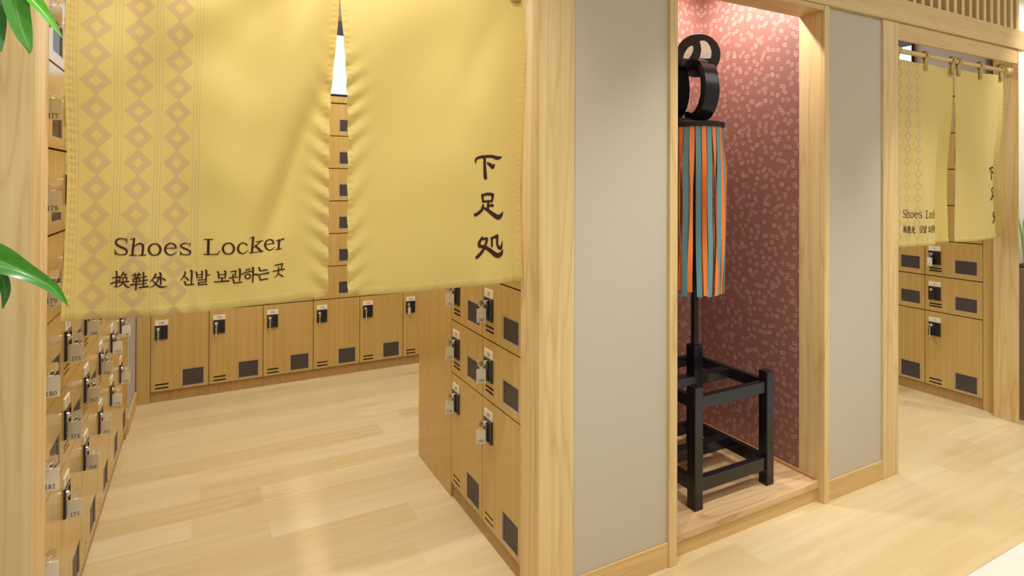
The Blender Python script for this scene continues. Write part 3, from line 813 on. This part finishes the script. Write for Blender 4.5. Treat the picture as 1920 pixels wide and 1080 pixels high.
# left doorway
def yl(u, z):
    # folds that fan down from the slit at the top
    du, dz = 0.66 - u, 2.16 - z; th = math.atan2(du, dz); r = math.hypot(du, dz)
    y = 0.022 * math.sin(th * 10.0 + 0.6) * sst(0.1, 0.5, r) * sst(1.25, 0.85, th)
    y += 0.012 * math.sin(u * 10.5 + 0.8) * sst(2.05, 1.3, z) + 0.006 * math.sin(u * 23 + z * 6) * sst(2.1, 1.9, z)
    y += 0.005 * bell(u, 0.11, 0.05) * bell(z, 1.58, 0.10) - 0.004 * bell(u, 0.50, 0.05) * bell(z, 1.30, 0.07)
    d = ((u - 0.53) * 0.94 + (z - 1.48) * -0.34)          # one long drape running down and away from the slit
    y += 0.026 * bell(d, 0.0, 0.032) * bell(z, 1.50, 0.26) - 0.010 * bell(d, -0.06, 0.04) * bell(z, 1.50, 0.3)
    y += 0.014 * bell(u, 0.145 - 0.05 * (2.0 - z), 0.045) * sst(1.45, 1.9, z)
    y += 0.0070 * math.sin(z * 92 + u * 70 + 2.5 * math.sin(z * 9)) * math.exp(-((0.637 - u) / 0.045) ** 2) * sst(1.95, 1.7, z)
    y += 0.0030 * math.sin(z * 31 - u * 8 + 1.5 * math.sin(u * 17)) * bell(u, 0.36, 0.22)
    return y
def yr(u, z):
    du, dz = u - 0.60, 2.16 - z; th = math.atan2(-du, dz); r = math.hypot(du, dz)
    y = 0.020 * math.sin(th * 8.0 + 2.2) * sst(0.15, 0.6, r)
    y += 0.009 * math.sin(u * 9 - 0.4) * sst(2.05, 1.3, z) + 0.004 * math.sin(u * 19 - z * 5)
    y += 0.030 * sst(0.50, 0.66, u) * sst(1.9, 1.3, z) - 0.018 * sst(0.57, 0.617, u) * sst(1.45, 1.12, z)
    y += 0.0070 * math.sin(z * 88 - u * 70 + 2.5 * math.sin(z * 11)) * math.exp(-(u / 0.05) ** 2) * sst(1.95, 1.7, z)
    d = ((u - 0.42) * 0.9 + (z - 1.80) * -0.42)
    y += 0.018 * bell(d, 0.0, 0.05) * bell(z, 1.84, 0.22)
    y += 0.0030 * math.sin(z * 23 + u * 9 + 1.5 * math.sin(u * 13)) * bell(u, 0.30, 0.2)
    return y
def gap(z, a): return a * sst(2.02, 1.55, z)
noren(-0.294, 1.722, 'mustard yellow two-panel doorway curtain reading Shoes Locker, hanging in the large left doorway', 'left', [
    dict(W=0.637, xl=lambda z: 0.002 - 0.007 * sst(1.6, 1.1, z), xr=lambda z: 0.641 - gap(z, 0.024), y=yl),
    dict(W=0.617, xl=lambda z: 0.641 + gap(z, 0.027), xr=lambda z: 1.258, y=yr)])
pole(-0.335, 0.986, 1.722, 2.1395, 'round wooden pole in the left doorway carrying the large curtain')
# right doorway: the cloth is bunched and curls at its edges
def yl2(u, z):
    d = sst(2.0, 1.35, z)
    y = 0.007 * math.sin(u * 14 + 0.5) * d + 0.004 * math.sin(u * 25 + z * 7)
    y += 0.060 * sst(0.43, 0.55, u) * (0.25 + 0.75 * d) - 0.03 * sst(0.55, 0.637, u) * d
    return y
def yr2(u, z):
    d = sst(2.05, 1.5, z)
    y = 0.010 * math.sin(u * 11 + 1.2) * d + 0.004 * math.sin(u * 21 - z * 5)
    y += 0.085 * bell(u, 0.552 + 0.025 * sst(1.3, 1.55, z), 0.052) * (0.25 * d + 0.75 * sst(1.8, 1.2, z))
    return y
noren(3.128, 1.715, 'smaller mustard curtain hanging from a pole with cloth loops in the right doorway', 'right', [
    dict(W=0.637, xl=lambda z: 0.0, xr=lambda z: 0.612 - 0.022 * sst(2.0, 1.35, z), y=yl2),
    dict(W=0.617, xl=lambda z: 0.613 + 0.012 * sst(2.0, 1.6, z), xr=lambda z: 1.170 + 0.052 * sst(1.55, 1.12, z), y=yr2, dz=lambda u: 0.012 * sst(0.2, 0.6, u))])
pole(3.081, 4.352, 1.715, 2.1395, 'round wooden pole with end socket across the top of the right doorway')

# ------------------------------------------------------------------ fire brigade standard in the niche
ZP = 0.0935
t = thing('wooden_stand', 'black lacquered four-legged stand on the niche platform holding the tasselled standard', 'stand', (2.04, 2.006, ZP))
s = 0.2425; lw = 0.046
for sx in (-1, 1):
    for sy in (-1, 1):
        x0 = sx * s - (lw if sx > 0 else 0); y0 = sy * s - (lw if sy > 0 else 0)
        B(x0, x0 + lw, y0, y0 + lw, 0, 0.510).build('leg', M['lacquer'], t, 0.003)
i0 = s - lw
for nm, z0, z1 in (('upper_rail', 0.415, 0.466), ('lower_rail', 0.068, 0.126)):
    for sy in (-1, 1):
        y = sy * (s - lw / 2); B(-i0 - 0.004, i0 + 0.004, y - 0.014, y + 0.014, z0, z1).build(nm, M['lacquer'], t, 0.0025)
    for sx in (-1, 1):
        x = sx * (s - lw / 2); B(x - 0.014, x + 0.014, -i0 - 0.004, i0 + 0.004, z0, z1).build(nm, M['lacquer'], t, 0.0025)
for z0, z1 in ((0.418, 0.462), (0.085, 0.135)):
    b = MB(); b.box(-s + 0.035, -0.0255, -0.026, 0.026, z0, z1); b.box(0.0255, s - 0.035, -0.026, 0.026, z0, z1)
    b.build('cross_bar', M['lacquer'], t, 0.0025)
k = MB()
for a in ((-0.0255, -0.0185, -0.0255, 0.0255), (0.0185, 0.0255, -0.0255, 0.0255), (-0.0185, 0.0185, -0.0255, -0.0185), (-0.0185, 0.0185, 0.0185, 0.0255)): k.box(a[0], a[1], a[2], a[3], 0.06, 0.60)
k.build('pole_socket', M['lacquer'], t)

t = thing('matoi_standard', 'black pole with looped crest and skirt of orange and teal streamers', 'festival standard', (2.04, 2.006, ZP))
q0 = lambda z: z - ZP
MB().tube([(0, 0, 0.068), (0, 0, q0(1.715))], 0.0172, 20).build('pole', M['lacquer'], t, 0, 'auto')
MB().tube([(0, 0, q0(1.708)), (0, 0, q0(1.711)), (0, 0, q0(1.729)), (0, 0, q0(1.732))], [0.128, 0.134, 0.134, 0.128], 48).build('ring_cap', M['matteblack'], t, 0, 'auto')
NS = 30
for k in range(NS):
    a0 = 2 * math.pi * k / NS + 0.05; hw = rnd.uniform(0.0090, 0.0120) if k % 2 == 0 else rnd.uniform(0.0105, 0.0135); m = MB(); n = 26; vs = []
    ph = rnd.uniform(0, 6.28); tw = rnd.uniform(0.8, 2.2) * rnd.choice((-1, 1)) if k % 2 == 0 else rnd.uniform(-0.6, 0.6); sway = rnd.uniform(-0.05, 0.05); Lz = 0.760 + rnd.uniform(-0.018, 0.010)
    for i in range(n + 1):
        f = i / n; z = q0(1.709) - Lz * f
        a = a0 + sway * f + 0.03 * math.sin(ph + 5 * f) * f
        rr = 0.121 + 0.009 * sst(0, 0.25, f) + 0.004 * math.sin(ph * 2 + 7 * f) * f
        yaw = a + math.pi / 2 + tw * math.sin(math.pi * min(1, f * 1.15)) * (0.9 + 0.4 * math.sin(ph)) * min(1, f * 3)
        c = (rr * math.cos(a), rr * math.sin(a)); d = (math.cos(yaw), math.sin(yaw)); e = (d[1] * 0.0008, -d[0] * 0.0008)
        vs += [(c[0] - d[0] * hw - e[0], c[1] - d[1] * hw - e[1], z), (c[0] + d[0] * hw - e[0], c[1] + d[1] * hw - e[1], z),
               (c[0] + d[0] * hw + e[0], c[1] + d[1] * hw + e[1], z), (c[0] - d[0] * hw + e[0], c[1] - d[1] * hw + e[1], z)]
    fs = [(0, 1, 2, 3), tuple(4 * n + j for j in (3, 2, 1, 0))]
    for i in range(n):
        for j in range(4): fs.append((4 * i + j, 4 * i + (j + 1) % 4, 4 * i + 4 + (j + 1) % 4, 4 * i + 4 + j))
    m.add(vs, fs)
    o = m.build('streamer', M['orange'] if k % 2 == 0 else M['teal'], t, 0, 'auto')
    o['label'] = 'orange leather streamer' if k % 2 == 0 else 'teal leather streamer'
# crest: two hooked loops back to back and a round disc above
def hook(sg, back=0.0, side=0.0):
    ctr = [(0.010, 2.016), (0.040, 2.012), (0.066, 1.990), (0.086, 1.947), (0.093, 1.895), (0.089, 1.845), (0.071, 1.798), (0.042, 1.766), (0.014, 1.758), (-0.008, 1.768)]
    ctr = smooth_line([(a, b, 0.0) for a, b in ctr], 5)
    out, inn = [], []
    for i, (a, b, _) in enumerate(ctr):
        p = ctr[max(i - 1, 0)]; nx = ctr[min(i + 1, len(ctr) - 1)]
        dx, dz = nx[0] - p[0], nx[1] - p[1]; L = math.hypot(dx, dz)
        th = 0.0135 + 0.004 * (i / len(ctr))
        out.append((a - dz / L * th, b + dx / L * th)); inn.append((a + dz / L * th, b - dx / L * th))
    a, b, _ = ctr[-1]; p = ctr[-2]; ang = math.atan2(b - p[1], a - p[0])
    cap = [(a + 0.0175 * math.cos(ang + R(g)), b + 0.0175 * math.sin(ang + R(g))) for g in (60, 30, 0, -30, -60)]
    poly = out + cap + inn[::-1]
    m = MB(); n = len(poly)
    vs = [(x + side, -sg * a + back, q0(b)) for x in (-0.0435, 0.0435) for a, b in poly]
    fs = [(i, (i + 1) % n, n + (i + 1) % n, n + i) for i in range(n)]
    # end faces as strips between the outer and the inner line
    L = len(out); idx_out = list(range(L)); idx_in = [n - 1 - i for i in range(L)]
    for o_ in (0, n):
        for i in range(L - 1): fs.append((o_ + idx_out[i], o_ + idx_out[i + 1], o_ + idx_in[i + 1], o_ + idx_in[i]))
        fs.append(tuple(o_ + q for q in [L - 1] + list(range(L, L + 5)) + [L + 5]))
    m.add(vs, fs)
    return m
hook(1).build('crest_loop', M['lacquer'], t, 0, 'auto'); hook(1, 0.098, -0.0875).build('crest_loop', M['lacquer'], t, 0, 'auto')
B(-0.125, 0.030, -0.03, 0.10, q0(1.732), q0(1.750)).build('crest_base', M['lacquer'], t)
B(-0.10, 0.030, -0.020, 0.085, q0(1.985), q0(2.026)).build('crest_neck', M['lacquer'], t, 0.004)
dn = Vector((-0.66, -0.75, 0)).normalized(); da = Vector((0.75, -0.66, 0)).normalized()
dc = Vector((0.012, -0.004, q0(2.050)))
def dp(a, b, h): return dc + da * a + Vector((0, 0, b)) + dn * h
m = MB(); ns = 56; RD = 0.101
vs = [dp(RD * math.cos(2 * math.pi * i / ns), RD * math.sin(2 * math.pi * i / ns), h) for h in (-0.014, 0.014) for i in range(ns)]
m.add(vs, [tuple(range(ns)), tuple(range(ns, 2 * ns))] + [(i, (i + 1) % ns, ns + (i + 1) % ns, ns + i) for i in range(ns)])
disc = m.build('crest_disc', M['matteblack'], t, 0.002, 'auto')
for sgn in (1, -1):
    for shp in ('drop', 'crescent'):
        if shp == 'drop':
            pl = []
            for i in range(28):
                g = 2 * math.pi * i / 28; a, b = 0.0155 * math.cos(g), 0.0390 * math.sin(g); r_ = R(-28)
                pl.append((-0.043 + a * math.cos(r_) - b * math.sin(r_), 0.010 + a * math.sin(r_) + b * math.cos(r_)))
        else:
            pl = [(0.008, 0.0655), (0.0287, 0.0667), (0.043, 0.056), (0.054, 0.038), (0.0605, 0.015), (0.060, -0.004), (0.0565, -0.0176), (0.032, -0.018), (0.0065, -0.015), (0.012, 0.002), (0.015, 0.0194), (0.0145, 0.034), (0.0125, 0.047)]
        pm_ = MB(); n_ = len(pl)
        vs = [dp(sgn * a, b, sgn * h) for h in (0.0138, 0.0158) for a, b in pl]
        pm_.add(vs, [tuple(range(n_)), tuple(range(n_, 2 * n_))] + [(i, (i + 1) % n_, n_ + (i + 1) % n_, n_ + i) for i in range(n_)])
        pm_.build('white_inlay', M['bone'], disc)

# ------------------------------------------------------------------ plants
EYE = Vector((0, 0, 1.46))
def leaf(parent, pts, widths, mat, base, fold=0.25, roll=0.0, name='leaf'):
    pts = [Vector(p) for p in pts]
    sp = smooth_line([tuple(p) for p in pts], 6); ws = smooth_line([(w_, 0, 0) for w_ in widths], 6)
    n = len(sp); k = 8; vs = []; uv = []
    for i, p in enumerate(sp):
        p = Vector(p); tg = (Vector(sp[min(i + 1, n - 1)]) - Vector(sp[max(i - 1, 0)])).normalized()
        nrm = Vector((0.25, -1.0, 0.35)).normalized(); sd = tg.cross(nrm).normalized(); up_ = sd.cross(tg).normalized()
        sd = (sd * math.cos(roll) + up_ * math.sin(roll)).normalized(); up_ = sd.cross(tg).normalized()
        hw = max(ws[i][0], 0.0004)
        for j in range(k + 1):
            s_ = j / k * 2 - 1
            q_ = p + sd * (hw * s_) - up_ * (fold * hw * (1 - abs(s_)) ** 1.0) + up_ * 0.06 * hw * math.sin(9 * i / n + 3 * s_)
            vs.append(q_ - base); uv.append((j / k, i / n))
    fs = [(i * (k + 1) + j, i * (k + 1) + j + 1, (i + 1) * (k + 1) + j + 1, (i + 1) * (k + 1) + j) for i in range(n - 1) for j in range(k)]
    me = bpy.data.meshes.new(name); me.from_pydata(vs, [], fs); me.update()
    ul = me.uv_layers.new(name='cloth')
    for lp in me.loops: ul.data[lp.index].uv = uv[lp.vertex_index]
    me.materials.append(mat)
    for q_ in me.polygons: q_.use_smooth = True
    return link(name, me, parent)
def pot(t, r, h, mat):
    MB().tube([(0, 0, 0), (0, 0, h), (0, 0, h)], [r * 0.78, r, r], 32).build('pot', mat, t, 0, 'auto')
    MB().tube([(0, 0, h), (0, 0, h + 0.006)], r * 0.93, 32).build('soil', M['soil'], t)
PB = Vector((-0.72, 1.36, 0))
t = thing('leafy_plant', 'broad-leaved green plant reaching in from the left in front of the doorway post', 'plant', tuple(PB))
pot(t, 0.19, 0.38, M['planter'])
stems = MB()
stems.tube([(0, 0, 0.38), (0.02, 0.01, 0.9), (0.0, 0.0, 1.45), (0.03, 0.02, 1.95), (0.10, 0.03, 2.12)], [0.014, 0.012, 0.010, 0.008, 0.005], 10)
def petiole(a, b): stems.tube([a, ((a[0] + b[0]) / 2, (a[1] + b[1]) / 2, max(a[2], b[2]) + 0.02), b], [0.005, 0.004, 0.003], 8)
LV = [  # centre line, half widths, material
    ([(-0.345, 1.41, 1.905), (-0.324, 1.42, 1.845), (-0.318, 1.42, 1.795), (-0.308, 1.42, 1.745), (-0.298, 1.42, 1.712), (-0.2975, 1.42, 1.700)], [0.010, 0.0215, 0.0205, 0.0155, 0.006, 0.001], 'leaf', 0.15),
    ([(-0.345, 1.415, 1.872), (-0.312, 1.42, 1.836), (-0.288, 1.42, 1.803), (-0.268, 1.42, 1.773), (-0.246, 1.42, 1.737)], [0.006, 0.0155, 0.0130, 0.0075, 0.001], 'leafbright', 0.3),
    ([(-0.40, 1.41, 1.875), (-0.372, 1.42, 1.825), (-0.356, 1.42, 1.770), (-0.346, 1.42, 1.725), (-0.339, 1.42, 1.699)], [0.010, 0.026, 0.024, 0.013, 0.001], 'leafdark', 0.2),
    ([(-0.44, 1.40, 1.318), (-0.395, 1.41, 1.324), (-0.350, 1.42, 1.312), (-0.302, 1.42, 1.283), (-0.258, 1.42, 1.247), (-0.234, 1.42, 1.210)], [0.012, 0.034, 0.029, 0.0165, 0.0095, 0.001], 'leaf', 0.35),
    ([(-0.352, 1.435, 1.305), (-0.340, 1.435, 1.275), (-0.333, 1.435, 1.243), (-0.337, 1.435, 1.212)], [0.006, 0.010, 0.0075, 0.001], 'leafdark', 0.3),
    ([(-0.62, 1.40, 2.02), (-0.56, 1.38, 2.08), (-0.48, 1.36, 2.06), (-0.42, 1.35, 1.98)], [0.010, 0.05, 0.04, 0.001], 'leaf', 0.3),
    ([(-0.80, 1.36, 1.70), (-0.92, 1.34, 1.74), (-1.02, 1.33, 1.68), (-1.08, 1.33, 1.58)], [0.010, 0.05, 0.04, 0.001], 'leaf', 0.3),
    ([(-0.70, 1.28, 1.30), (-0.72, 1.16, 1.34), (-0.74, 1.04, 1.28), (-0.75, 0.98, 1.18)], [0.010, 0.05, 0.04, 0.001], 'leafdark', 0.3),
]
for pts, ws, mt, fo in LV:
    leaf(t, pts, ws, M[mt], PB, fo)
    b = Vector(pts[0]) - PB; z = max(0.5, min(2.05, b.z - 0.10)); petiole((0.012, 0.005, z), tuple(b))
stems.build('stem', M['stem'], t, 0, 'auto')

PG = Vector((4.66, 1.635, 0))
t = thing('potted_grass', 'pale green grassy plant in a brown planter beyond the right doorway post', 'plant', tuple(PG))
B(-0.22, 0.22, -0.13, 0.13, 0, 0.93).build('planter_box', M['planter'], t, 0.004)
B(-0.205, 0.205, -0.115, 0.115, 0.9305, 0.94).build('soil', M['soil'], t)
for k in range(46):
    a = rnd.uniform(0, 6.28); r0 = rnd.uniform(0, 0.1); L = rnd.uniform(0.25, 0.46); sp_ = rnd.uniform(0.03, 0.16)
    b0 = PG + Vector((rnd.uniform(-0.19, 0.17), rnd.uniform(-0.1, 0.08), 0.94))
    pts = [b0 + Vector((math.cos(a) * sp_ * f * f, min(math.sin(a) * sp_ * f * f, 0.03), L * f - 0.12 * L * f ** 3)) for f in (0, 0.35, 0.7, 1.0)]
    leaf(t, pts, [0.003, 0.0055, 0.004, 0.0004], M['grass'], PG, 0.3, a, 'blade')
